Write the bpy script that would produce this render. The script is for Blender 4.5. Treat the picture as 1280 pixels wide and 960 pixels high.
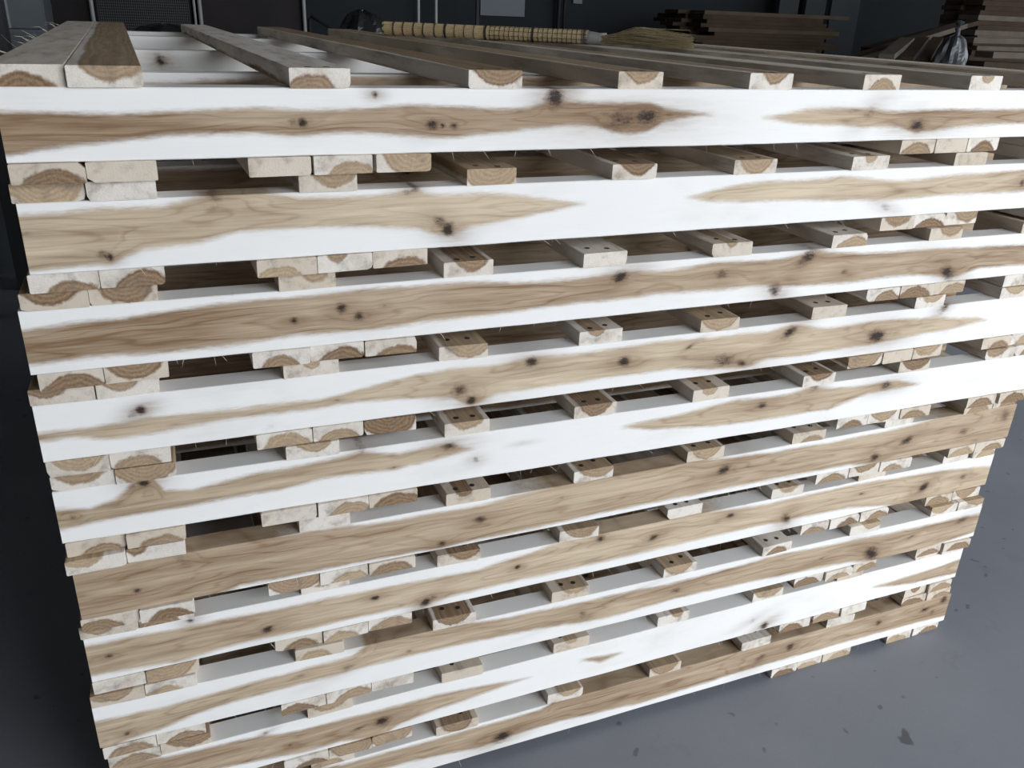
import bpy, math, random
import numpy as np
from mathutils import Vector, Matrix

random.seed(7)
scene = bpy.context.scene
col = scene.collection
for o in list(bpy.data.objects):
    bpy.data.objects.remove(o)

# ------------------------------------------------------------------ camera
F_PX = 1056.778
YAW, PITCH, ROLL = 0.402436, 0.413433, 0.039857
CAM = np.array([0.183338, -1.169207, 1.410054])


def cam_axes():
    cy, sy = math.cos(YAW), math.sin(YAW)
    cp, sp = math.cos(PITCH), math.sin(PITCH)
    cr, sr = math.cos(ROLL), math.sin(ROLL)
    f = np.array([sy * cp, cy * cp, -sp])
    r0 = np.array([cy, -sy, 0.0])
    u0 = np.cross(r0, f)
    return cr * r0 + sr * u0, -sr * r0 + cr * u0, f


CR, CU, CF = cam_axes()
cam_data = bpy.data.cameras.new('camera')
cam_data.sensor_width = 36.0
cam_data.lens = 36.0 * F_PX / 1280.0
cam_data.clip_start = 0.02
cam_data.clip_end = 200
cam = bpy.data.objects.new('camera', cam_data)
col.objects.link(cam)
cam.matrix_world = Matrix((
    (CR[0], CU[0], -CF[0], CAM[0]),
    (CR[1], CU[1], -CF[1], CAM[1]),
    (CR[2], CU[2], -CF[2], CAM[2]),
    (0, 0, 0, 1)))
scene.camera = cam

# ------------------------------------------------------------------ light: overcast sky through the open gate behind the camera
scene.view_settings.view_transform = 'Standard'
scene.view_settings.look = 'None'
scene.view_settings.gamma = 1.0
scene.view_settings.use_curve_mapping = False
scene.view_settings.exposure = 0.22
world = bpy.data.worlds.new('sky')
scene.world = world
world.use_nodes = True
bg = world.node_tree.nodes['Background']
bg.inputs['Color'].default_value = (0.885, 0.94, 1.0, 1)
bg.inputs['Strength'].default_value = 6.0
GATE_X0, GATE_X1, GATE_Y, GATE_Z = 1.4, 8.4, -5.0, 4.8
portal = bpy.data.lights.new('gate_daylight', 'AREA')
portal.shape = 'RECTANGLE'
portal.size = GATE_X1 - GATE_X0
portal.size_y = GATE_Z
portal.cycles.is_portal = True
po = bpy.data.objects.new('gate_daylight', portal)
col.objects.link(po)
po.location = ((GATE_X0 + GATE_X1) / 2, GATE_Y - 0.02, GATE_Z / 2)
po.rotation_euler = (math.pi / 2, 0, 0)
# unseen smaller opening in the right wall, added to brighten the floor there
SIDE_X, SIDE_Y0, SIDE_Y1, SIDE_Z = 9.0, -2.6, 1.0, 4.0
portal2 = bpy.data.lights.new('added_side_daylight', 'AREA')
portal2.shape = 'RECTANGLE'
portal2.size = SIDE_Z
portal2.size_y = SIDE_Y1 - SIDE_Y0
portal2.cycles.is_portal = True
po2 = bpy.data.objects.new('added_side_daylight', portal2)
col.objects.link(po2)
po2.location = (SIDE_X + 0.02, (SIDE_Y0 + SIDE_Y1) / 2, SIDE_Z / 2)
po2.rotation_euler = (0, math.pi / 2, 0)


# ------------------------------------------------------------------ helpers
def proj(P):
    d = np.asarray(P, float) - CAM
    z = d @ CF
    return np.array([640 + F_PX * (d @ CR) / z, 480 - F_PX * (d @ CU) / z])


def ray(px):
    return CF + CR * (px[0] - 640) / F_PX - CU * (px[1] - 480) / F_PX


def at_z(px, z):
    d = ray(px)
    return CAM + d * ((z - CAM[2]) / d[2])


def at_y(px, y):
    d = ray(px)
    return CAM + d * ((y - CAM[1]) / d[1])


def tag(o, label=None, cat=None, group=None, kind=None):
    if label:
        o['label'] = label
    if cat:
        o['category'] = cat
    if group:
        o['group'] = group
    if kind:
        o['kind'] = kind
    return o


def empty(name, loc=(0, 0, 0), rz=0.0):
    o = bpy.data.objects.new(name, None)
    o.empty_display_size = 0.1
    col.objects.link(o)
    o.location = loc
    o.rotation_euler = (0, 0, rz)
    return o


class MB:
    def __init__(self):
        self.v, self.f = [], []

    def add(self, vs, fs):
        n = len(self.v)
        self.v += [tuple(float(c) for c in v) for v in vs]
        self.f += [tuple(i + n for i in f) for f in fs]
        return self

    def box(self, c, s, M=None, b=0.0):
        x, y, z = (k / 2 for k in s)
        if b <= 0:
            vs = [(i * x, j * y, k * z) for i in (-1, 1) for j in (-1, 1) for k in (-1, 1)]
            fs = [(0, 1, 3, 2), (4, 6, 7, 5), (0, 4, 5, 1), (2, 3, 7, 6), (0, 2, 6, 4), (1, 5, 7, 3)]
        else:
            vs, fs = [], []
            prof = [(-x + b, -z), (x - b, -z), (x, -z + b), (x, z - b), (x - b, z), (-x + b, z), (-x, z - b), (-x, -z + b)]
            for yy in (-y, y):
                vs += [(px, yy, pz) for px, pz in prof]
            n = len(prof)
            fs = [tuple(range(n)), tuple(range(2 * n - 1, n - 1, -1))]
            fs += [((i + 1) % n, i, n + i, n + (i + 1) % n) for i in range(n)]
        vs = [Vector(v) for v in vs]
        if M is not None:
            vs = [M @ v for v in vs]
        c = Vector(c)
        return self.add([v + c for v in vs], fs)

    def tube(self, pts, r, seg=8, cap=True):
        pts = [Vector(p) for p in pts]
        rs = r if isinstance(r, (list, tuple)) else [r] * len(pts)
        n0 = len(self.v)
        up = Vector((0, 0, 1))
        for i, p in enumerate(pts):
            t = (pts[min(i + 1, len(pts) - 1)] - pts[max(i - 1, 0)]).normalized()
            u = up if abs(t.z) < 0.95 else Vector((1, 0, 0))
            a = t.cross(u).normalized()
            b = a.cross(t)
            for k in range(seg):
                an = 2 * math.pi * k / seg
                q = p + (a * math.cos(an) + b * math.sin(an)) * rs[i]
                self.v.append(tuple(q))
        for i in range(len(pts) - 1):
            for k in range(seg):
                k2 = (k + 1) % seg
                self.f.append((n0 + i * seg + k, n0 + (i + 1) * seg + k, n0 + (i + 1) * seg + k2, n0 + i * seg + k2))
        if cap:
            self.f.append(tuple(n0 + k for k in range(seg)))
            m = n0 + (len(pts) - 1) * seg
            self.f.append(tuple(m + k for k in reversed(range(seg))))
        return self

    def build(self, name, mat=None, parent=None, smooth=False):
        me = bpy.data.meshes.new(name)
        me.from_pydata(self.v, [], self.f)
        me.update()
        if smooth:
            for p in me.polygons:
                p.use_smooth = True
        o = bpy.data.objects.new(name, me)
        col.objects.link(o)
        if mat:
            me.materials.append(mat)
        if parent:
            o.parent = parent
        return o


# ------------------------------------------------------------------ node helpers
class NT:
    def __init__(self, name):
        self.m = bpy.data.materials.new(name)
        self.m.use_nodes = True
        self.t = self.m.node_tree
        self.t.nodes.clear()
        self.out = self.n('ShaderNodeOutputMaterial')
        self.b = self.n('ShaderNodeBsdfPrincipled')
        self.l(self.b.outputs[0], self.out.inputs[0])

    def n(self, t, **k):
        nd = self.t.nodes.new(t)
        for a, v in k.items():
            setattr(nd, a, v)
        return nd

    def l(self, a, b):
        self.t.links.new(a, b)

    def put(self, sock, v):
        if isinstance(v, bpy.types.NodeSocket):
            self.l(v, sock)
        else:
            sock.default_value = v

    def math(self, op, a, b=0.0, c=None, clamp=False):
        nd = self.n('ShaderNodeMath', operation=op, use_clamp=clamp)
        self.put(nd.inputs[0], a)
        self.put(nd.inputs[1], b)
        if c is not None:
            self.put(nd.inputs[2], c)
        return nd.outputs[0]

    def smooth(self, v, a, b, x0=0.0, x1=1.0):
        nd = self.n('ShaderNodeMapRange', interpolation_type='SMOOTHSTEP')
        self.put(nd.inputs['Value'], v)
        for k, q in (('From Min', a), ('From Max', b), ('To Min', x0), ('To Max', x1)):
            self.put(nd.inputs[k], q)
        return nd.outputs[0]

    def coords(self, scale=(1, 1, 1), offset=None):
        tc = self.n('ShaderNodeTexCoord')
        mp = self.n('ShaderNodeVectorMath', operation='MULTIPLY')
        self.l(tc.outputs['Object'], mp.inputs[0])
        mp.inputs[1].default_value = scale
        v = mp.outputs[0]
        if offset is not None:
            ad = self.n('ShaderNodeVectorMath', operation='ADD')
            self.l(v, ad.inputs[0])
            self.put(ad.inputs[1], offset)
            v = ad.outputs[0]
        return v

    def noise(self, vec, scale=1.0, detail=3.0, rough=0.55):
        nd = self.n('ShaderNodeTexNoise')
        self.l(vec, nd.inputs['Vector'])
        nd.inputs['Scale'].default_value = scale
        nd.inputs['Detail'].default_value = detail
        nd.inputs['Roughness'].default_value = rough
        return nd.outputs['Fac']

    def attr(self, name, obj=False):
        nd = self.n('ShaderNodeAttribute', attribute_name=name)
        nd.attribute_type = 'OBJECT' if obj else 'GEOMETRY'
        return nd.outputs['Fac']

    def mix(self, f, a, b, mode='MIX'):
        nd = self.n('ShaderNodeMix', data_type='RGBA', blend_type=mode)
        self.put(nd.inputs[0], f)
        for s, v in ((nd.inputs[6], a), (nd.inputs[7], b)):
            if isinstance(v, tuple):
                v = v if len(v) == 4 else v + (1,)
            self.put(s, v)
        return nd.outputs[2]

    def seed_vec(self):
        oi = self.n('ShaderNodeObjectInfo')
        m = self.math('MULTIPLY', oi.outputs['Random'], 57.0)
        cx = self.n('ShaderNodeCombineXYZ')
        for i in range(3):
            self.l(m, cx.inputs[i])
        return cx.outputs[0], oi.outputs['Random']

    def bump(self, h, strength=0.2, dist=0.002):
        nd = self.n('ShaderNodeBump')
        self.l(h, nd.inputs['Height'])
        nd.inputs['Strength'].default_value = strength
        nd.inputs['Distance'].default_value = dist
        self.l(nd.outputs[0], self.b.inputs['Normal'])

    def done(self, color, rough=0.7, spec=0.25):
        self.put(self.b.inputs['Base Color'], color if isinstance(color, bpy.types.NodeSocket) else tuple(color) + (1,))
        self.put(self.b.inputs['Roughness'], rough)
        self.b.inputs['Specular IOR Level'].default_value = spec
        return self.m


SAP = (0.87, 0.85, 0.825)
SAP2 = (0.72, 0.685, 0.64)
PALE = (0.68, 0.555, 0.405)
BROWN = (0.23, 0.14, 0.077)


def stringer_material():
    t = NT('sawn_stringer_wood')
    sv, rnd = t.seed_vec()
    hd, kn, kh, tone = t.attr('hd'), t.attr('kn'), t.attr('kh'), t.attr('tone')
    warp = t.noise(t.coords((9, 9, 45), sv), 1.0, 3)
    warp2 = t.noise(t.coords((60, 60, 380), sv), 1.0, 3, 0.7)
    hdw = t.math('ADD', hd, t.math('MULTIPLY', t.math('SUBTRACT', warp, 0.5), 0.010))
    hde = t.math('ADD', hdw, t.math('MULTIPLY', t.math('SUBTRACT', warp2, 0.5), 0.007))
    heart = t.smooth(hde, -0.0045, 0.0060)
    fine = t.noise(t.coords((14, 60, 420), sv), 1.0, 4, 0.65)
    wide = t.noise(t.coords((3.0, 20, 55), sv), 1.0, 4, 0.6)
    swirl = t.noise(t.coords((2.0, 2.0, 13), sv), 1.0, 3)
    rc = t.math('ADD', t.math('MULTIPLY', hd, 260.0), t.math('MULTIPLY', swirl, 42.0))
    rc = t.math('ADD', rc, t.math('MULTIPLY', kh, 3.0))
    ring = t.math('SINE', rc)
    line = t.math('POWER', t.math('MULTIPLY_ADD', t.math('SINE', t.math('MULTIPLY', rc, 1.7)), 0.5, 0.5), 7.0)
    edge = t.smooth(hdw, 0.001, 0.014, 0.10, 0.0)
    tn = t.math('ADD', tone, t.math('MULTIPLY', t.math('SUBTRACT', wide, 0.5), 1.15))
    tn = t.math('ADD', tn, t.math('MULTIPLY', t.math('SUBTRACT', fine, 0.5), 0.65))
    tn = t.math('ADD', tn, t.math('MULTIPLY', ring, 0.055))
    tn = t.math('ADD', tn, t.math('MULTIPLY', t.math('MULTIPLY', line, wide), 0.36))
    tn = t.math('ADD', tn, edge, clamp=True)
    hcol = t.mix(tn, PALE, BROWN)
    blot = t.noise(t.coords((5, 5, 12), sv), 1.0, 3)
    sapm = t.math('ADD', t.smooth(blot, 0.5, 0.85, 0.0, 0.75), t.math('MULTIPLY', t.math('SUBTRACT', fine, 0.5), 0.5), clamp=True)
    scol = t.mix(sapm, SAP, SAP2)
    c = t.mix(heart, scol, hcol)
    # knots: soft brown halo, dark mottled core
    streak = t.noise(t.coords((16, 16, 150), sv), 1.0, 3, 0.65)
    khn = t.math('MULTIPLY', kh, t.math('ADD', 0.12, t.math('MULTIPLY', streak, 1.25)), clamp=True)
    c = t.mix(khn, c, (0.245, 0.155, 0.092))
    spk = t.noise(t.coords((48, 48, 130), sv), 1.0, 5, 0.78)
    kk = t.math('ADD', kn, t.math('MULTIPLY', t.math('SUBTRACT', spk, 0.5), 1.3))
    core = t.math('MULTIPLY', t.smooth(kk, 0.12, 0.85), t.smooth(kn, 0.02, 0.30))
    spk2 = t.noise(t.coords((230, 230, 230), sv), 1.0, 3, 0.7)
    kin = t.smooth(t.math('ADD', kk, t.math('MULTIPLY', t.math('SUBTRACT', spk2, 0.5), 0.9)), 0.45, 0.85)
    kcol = t.mix(kin, (0.120, 0.073, 0.046), (0.026, 0.017, 0.013))
    c = t.mix(t.math('MULTIPLY', core, 0.96), c, kcol)
    # faint grey handling marks
    mark = t.noise(t.coords((11, 11, 16), sv), 1.0, 4, 0.6)
    c = t.mix(t.smooth(mark, 0.66, 0.80, 0.0, 0.35), c, (0.36, 0.35, 0.34))
    t.bump(t.math('ADD', fine, t.math('MULTIPLY', kn, 0.6)), 0.25, 0.0012)
    return t.done(c, 0.72, 0.2)


def board_material(name='sawn_board_wood', dirty=0.0):
    """a board cut from a log: heartwood is a cylinder about the axis (ax, az), radius rad, running along local y"""
    t = NT(name)
    sv, rnd = t.seed_vec()
    ax, az, rad, tone = (t.attr(k, True) for k in ('ax', 'az', 'rad', 'tone'))
    tc = t.n('ShaderNodeTexCoord')
    sx = t.n('ShaderNodeSeparateXYZ')
    t.l(tc.outputs['Object'], sx.inputs[0])
    wob = t.noise(t.coords((40, 3.2, 40), sv), 1.0, 2)
    wob2 = t.noise(t.coords((4, 1.6, 4), sv), 1.0, 2)
    dx = t.math('ADD', t.math('SUBTRACT', sx.outputs[0], ax), t.math('MULTIPLY', t.math('SUBTRACT', wob2, 0.5), 0.02))
    dz = t.math('SUBTRACT', sx.outputs[2], az)
    d = t.math('SQRT', t.math('ADD', t.math('MULTIPLY', dx, dx), t.math('MULTIPLY', dz, dz)))
    d = t.math('ADD', d, t.math('MULTIPLY', t.math('SUBTRACT', wob, 0.5), 0.013))
    rag = t.noise(t.coords((210, 60, 210), sv), 1.0, 3, 0.7)
    heart = t.smooth(t.math('ADD', t.math('SUBTRACT', rad, d), t.math('MULTIPLY', t.math('SUBTRACT', rag, 0.5), 0.006)), -0.0018, 0.0028)
    rj = t.noise(t.coords((25, 4, 25), sv), 1.0, 2)
    ring = t.math('SINE', t.math('ADD', t.math('MULTIPLY', d, 2 * math.pi / 0.0062), t.math('MULTIPLY', rj, 9.0)))
    grain = t.noise(t.coords((330, 10, 330), sv), 1.0, 4, 0.65)
    speck = t.noise(t.coords((420, 420, 420), sv), 1.0, 3, 0.7)
    rim = t.smooth(t.math('SUBTRACT', rad, d), 0.0005, 0.006, 0.22, 0.0)
    tn = t.math('ADD', tone, t.math('MULTIPLY', t.math('SUBTRACT', grain, 0.5), 0.7))
    tn = t.math('ADD', tn, t.math('MULTIPLY', ring, 0.10))
    tn = t.math('ADD', tn, rim, clamp=True)
    hcol = t.mix(tn, (0.55, 0.42, 0.28), (0.185, 0.108, 0.060))
    blot = t.noise(t.coords((30, 5, 30), sv), 1.0, 3)
    sapm = t.math('ADD', t.smooth(blot, 0.4, 0.8, 0.0, 0.8), t.math('MULTIPLY', t.math('SUBTRACT', speck, 0.45), 1.1), clamp=True)
    scol = t.mix(sapm, (0.77, 0.71, 0.64), (0.53, 0.45, 0.365))
    scol = t.mix(t.smooth(t.math('FRACT', t.math('MULTIPLY', rnd, 7.31)), 0.3, 1.0, 0.0, 0.8), scol, (0.60, 0.50, 0.385))
    c = t.mix(heart, scol, hcol)
    dirt = t.noise(t.coords((50, 7, 50), sv), 1.0, 4, 0.6)
    c = t.mix(t.smooth(dirt, 0.48, 0.78, 0.0, 0.6), c, (0.19, 0.155, 0.125))
    if dirty:
        c = t.mix(dirty, c, (0.19, 0.18, 0.165))
    t.bump(t.math('ADD', speck, t.math('MULTIPLY', grain, 0.6)), 0.4, 0.0014)
    return t.done(c, 0.8, 0.15)


M_STR = stringer_material()
M_BRD = board_material()


def simple(name, color, rough=0.6, spec=0.3, var=0.25, scale=6.0, metal=0.0, bump=0.0):
    t = NT(name)
    sv, _ = t.seed_vec()
    n = t.noise(t.coords((1, 1, 1), sv), scale, 4, 0.6)
    c = t.mix(n, tuple(k * (1 - var) for k in color), tuple(min(1, k * (1 + var)) for k in color))
    t.b.inputs['Metallic'].default_value = metal
    if bump:
        t.bump(n, bump, 0.004)
    return t.done(c, rough, spec)


def floor_material():
    t = NT('stained_concrete')
    big = t.noise(t.coords(), 1.3, 5, 0.6)
    mid = t.noise(t.coords(), 9.0, 5, 0.65)
    fine = t.noise(t.coords(), 160.0, 3, 0.7)
    c = t.mix(t.smooth(big, 0.3, 0.7), (0.205, 0.217, 0.245), (0.25, 0.262, 0.29))
    c = t.mix(t.smooth(mid, 0.58, 0.78, 0, 0.45), c, (0.15, 0.155, 0.168))
    c = t.mix(t.math('MULTIPLY', fine, 0.28), c, (0.13, 0.135, 0.145))
    vo = t.n('ShaderNodeTexVoronoi')
    vo.inputs['Scale'].default_value = 7.0
    wv = t.n('ShaderNodeVectorMath', operation='ADD')
    t.l(t.coords(), wv.inputs[0])
    nz = t.n('ShaderNodeTexNoise')
    nz.inputs['Scale'].default_value = 22.0
    t.l(t.coords(), nz.inputs['Vector'])
    sc = t.n('ShaderNodeVectorMath', operation='SCALE')
    t.l(nz.outputs['Color'], sc.inputs[0])
    sc.inputs['Scale'].default_value = 0.05
    t.l(sc.outputs[0], wv.inputs[1])
    t.l(wv.outputs[0], vo.inputs['Vector'])
    sel = t.n('ShaderNodeSeparateColor')
    t.l(vo.outputs['Color'], sel.inputs[0])
    size = t.math('MULTIPLY', t.math('POWER', sel.outputs[0], 2.5), 0.13)
    spot = t.math('MULTIPLY', t.smooth(t.math('SUBTRACT', size, vo.outputs['Distance']), -0.01, 0.03), t.smooth(sel.outputs[1], 0.1, 0.4))
    c = t.mix(t.math('MULTIPLY', spot, 0.85), c, (0.075, 0.078, 0.085))
    v2 = t.n('ShaderNodeTexVoronoi')
    v2.inputs['Scale'].default_value = 24.0
    t.l(wv.outputs[0], v2.inputs['Vector'])
    s2 = t.n('ShaderNodeSeparateColor')
    t.l(v2.outputs['Color'], s2.inputs[0])
    sp2 = t.math('MULTIPLY', t.smooth(v2.outputs['Distance'], 0.19, 0.08), t.smooth(s2.outputs[0], 0.62, 0.8))
    c = t.mix(t.math('MULTIPLY', sp2, 0.7), c, (0.085, 0.088, 0.095))
    t.bump(t.math('ADD', mid, fine), 0.12, 0.002)
    return t.done(c, 0.55, 0.35)


M_FLOOR = floor_material()
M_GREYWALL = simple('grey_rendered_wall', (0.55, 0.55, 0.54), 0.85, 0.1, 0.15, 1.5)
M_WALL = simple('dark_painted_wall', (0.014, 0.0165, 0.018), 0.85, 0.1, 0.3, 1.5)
M_CEIL = simple('dark_roof_sheet', (0.12, 0.12, 0.12), 0.8, 0.1, 0.2, 2.0)
M_GROUND = simple('pale_yard_concrete', (0.36, 0.36, 0.35), 0.9, 0.1, 0.15, 1.0)

# ------------------------------------------------------------------ the hall
WX0, WX1, WY1, WH = -5.0, SIDE_X, 5.2, 6.0


def struct(name, c, s, mat):
    o = MB().box((0, 0, 0), s).build(name, mat)
    o.location = c
    tag(o, kind='structure')
    return o


tag(struct('floor', ((WX0 + WX1) / 2, (GATE_Y + WY1) / 2, -0.1), (WX1 - WX0, WY1 - GATE_Y, 0.2), M_FLOOR),
    'smooth grey concrete floor with dark stains', 'floor')
tag(struct('ceiling', ((WX0 + WX1) / 2, (GATE_Y + WY1) / 2, WH + 0.1), (WX1 - WX0, WY1 - GATE_Y, 0.2), M_CEIL), 'dark roof sheets of the hall', 'ceiling')
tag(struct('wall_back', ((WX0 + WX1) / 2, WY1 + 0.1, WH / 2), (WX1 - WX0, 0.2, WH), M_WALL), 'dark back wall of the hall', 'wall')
tag(struct('wall_left', (WX0 - 0.1, (GATE_Y + WY1) / 2, WH / 2), (0.2, WY1 - GATE_Y, WH), M_GREYWALL), 'grey left wall of the hall', 'wall')
wr = MB()
wr.box((WX1 + 0.1, (GATE_Y + SIDE_Y0) / 2, WH / 2), (0.2, SIDE_Y0 - GATE_Y, WH))
wr.box((WX1 + 0.1, (WY1 + SIDE_Y1) / 2, WH / 2), (0.2, WY1 - SIDE_Y1, WH))
wr.box((WX1 + 0.1, (SIDE_Y0 + SIDE_Y1) / 2, (WH + SIDE_Z) / 2), (0.2, SIDE_Y1 - SIDE_Y0, WH - SIDE_Z))
tag(wr.build('wall_right', M_GREYWALL), 'grey right wall around an added side opening', 'wall', kind='structure')
wf = MB()
wf.box(((WX0 + GATE_X0) / 2, GATE_Y - 0.1, WH / 2), (GATE_X0 - WX0, 0.2, WH))
wf.box(((WX1 + GATE_X1) / 2, GATE_Y - 0.1, WH / 2), (WX1 - GATE_X1, 0.2, WH))
wf.box(((GATE_X1 + GATE_X0) / 2, GATE_Y - 0.1, (WH + GATE_Z) / 2), (GATE_X1 - GATE_X0, 0.2, WH - GATE_Z))
tag(wf.build('wall_front', M_GREYWALL), 'grey front wall around the open gateway', 'wall', kind='structure')
go = MB()
go.box((4, GATE_Y - 0.2 - 10, -0.15), (60, 20, 0.2))
go.box((WX1 + 0.2 + 10, (GATE_Y + WY1) / 2 - 0.1, -0.15), (20, WY1 - GATE_Y + 0.2, 0.2))
tag(go.build('ground_outside', M_GROUND), 'pale concrete yard outside the gateway and the added side opening', 'ground', kind='structure')

# ------------------------------------------------------------------ pallets: measured layout
DX = [.0246, .0238, .0008, -.0072, -.0054, -.0001, -.0066, -.0147, -.0077, -.0078]
DY = [-.0309, -.0187, -.0083, .0013, .0023, -.0042, .0132, .0125, .0119, .0207]
YW = [.01935, .00829, -.00366, -.01094, -.01573, -.00138, -.00358, -.01046, -.00017, -.00653]
PT = [.1325, .1363, .1353, .1336, .1329, .1325, .1326, .1348, .1348, .1322]
BASE = [sum(PT[k + 1:]) for k in range(10)]
LEN, DEPTH, TB, TH = 1.920, 2.005, 0.0240, 0.0444
STR_Y = [0.0, 0.235, 0.855, 1.59, DEPTH - TH]
W = 0.0795

# deck boards: front end edges in photo pixels along the top edge of the front stringer (None: not seen)
DECK_PX = [
    [(-14, 84), (85, 180), (362, 438), (585, 652), (773, 829), (938, 990), (1077, 1124), (1212, 1252), None, None],
    [(15, 108), (110, 197), (374, 446), (583, 645), (764, 818), (917, 970), (1062, 1109), (1193, 1231), None, None],
    [(27, 113), (113, 198), (349, 420), (555, 617), (727, 782), (889, 938), (1038, 1082), (1159, 1200), (1275, 1312), None],
    [(38, 120), (122, 200), (355, 424), (549, 609), (724, 778), (874, 921), (1015, 1057), (1141, 1179), (1249, 1287), None],
    [(65, 145), (146, 221), (358, 424), (556, 612), (717, 770), (865, 911), (1001, 1041), (1122, 1159), (1231, 1266), (1268, 1300)],
    [(84, 159), (160, 233), (375, 438), (558, 613), (717, 766), (859, 905), (990, 1030), (1104, 1141), (1202, 1239), (1241, 1270)],
    [(101, 174), (175, 243), (377, 437), (547, 600), (699, 747), (834, 878), (963, 1002), (1072, 1107), (1179, 1211), (1213, 1241)],
    [(115, 182), (183, 247), (370, 430), (541, 594), (690, 736), (829, 870), (951, 988), (1061, 1098), (1164, 1196), (1197, 1227)],
    [None, None, (385, 441), (552, 603), (692, 737), (822, 861), (941, 978), (1045, 1077), (1144, 1173), (1175, 1202)],
    [None, None, None, (545, 597), (685, 728), (811, 850), (926, 963), (1033, 1066), (1127, 1156), (1157, 1187)]]
BOT_PX = [
    [(9, 105), (106, 195), (309, 388), (391, 465), (470, 538), (1127, 1169), (1170, 1210), (1211, 1251), None, None],
    [(33, 122), (123, 205), (320, 395), (396, 465), (466, 535), (1101, 1143), (1144, 1184), (1185, 1225), None, None],
    [(46, 128), (129, 209), (315, 387), (388, 455), (456, 520), (1085, 1125), (1127, 1168), (1169, 1207), (1257, 1295), None],
    [(56, 135), (136, 212), (320, 390), (391, 454), (455, 519), (1060, 1102), (1103, 1141), (1142, 1179), (1229, 1266), (1267, 1301)],
    [(81, 156), (157, 231), (326, 395), (397, 460), (461, 521), (1049, 1087), (1088, 1126), (1127, 1164), (1210, 1246), (1249, 1285)],
    [(100, 173), (174, 242), (335, 399), (400, 460), (461, 519), (1022, 1062), (1064, 1100), (1101, 1139), (1187, 1220), (1221, 1256)],
    [(115, 181), (182, 248), (344, 403), (404, 460), (461, 515), (1002, 1036), (1037, 1075), (1076, 1112), (1159, 1191), (1193, 1225)],
    [(128, 194), (195, 256), (351, 407), (408, 464), (465, 517), (994, 1031), (1032, 1067), (1068, 1098), (1147, 1178), (1180, 1212)],
    [None, None, (355, 410), (411, 464), (465, 515), (975, 1013), (1018, 1050), (1052, 1084), (1132, 1160), (1161, 1189)],
    [None, None, None, None, None, (965, 997), (998, 1029), (1030, 1065), (1110, 1140), (1143, 1175)]]
X1, SP = 0.3235, 0.2387
DECK_DEF = [(0, .0795), (.0805, .160)] + [(X1 + j * SP, X1 + j * SP + W) for j in range(6)] + [(LEN - .160, LEN - .0805), (LEN - .0795, LEN)]
BOT_DEF = [(0, .0795), (.0805, .160), (.285, .3645), (.3655, .445), (.446, .5255), (1.394, 1.4735), (1.4745, 1.554), (1.555, 1.634), (LEN - .160, LEN - .0805), (LEN - .0795, LEN)]


def local_to_world(k, x, y, z):
    c, s = math.cos(YW[k]), math.sin(YW[k])
    return np.array([DX[k] + c * x - s * y, DY[k] + s * x + c * y, BASE[k] + z])


def px_to_x(k, px, z):
    lo, hi = -0.3, 2.6
    for _ in range(40):
        m = (lo + hi) / 2
        if proj(local_to_world(k, m, 0, z))[0] < px:
            lo = m
        else:
            hi = m
    return (lo + hi) / 2


def px_to_face(k, px):
    """photo pixel -> (x, z) on the front face of pallet k's front stringer"""
    d = ray(px)
    c, s = math.cos(YW[k]), math.sin(YW[k])
    n = np.array([-s, c, 0])
    o = np.array([DX[k], DY[k], BASE[k]])
    q = CAM + d * ((o - CAM) @ n / (d @ n)) - o
    return q[0] * c + q[1] * s, q[2]


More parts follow.
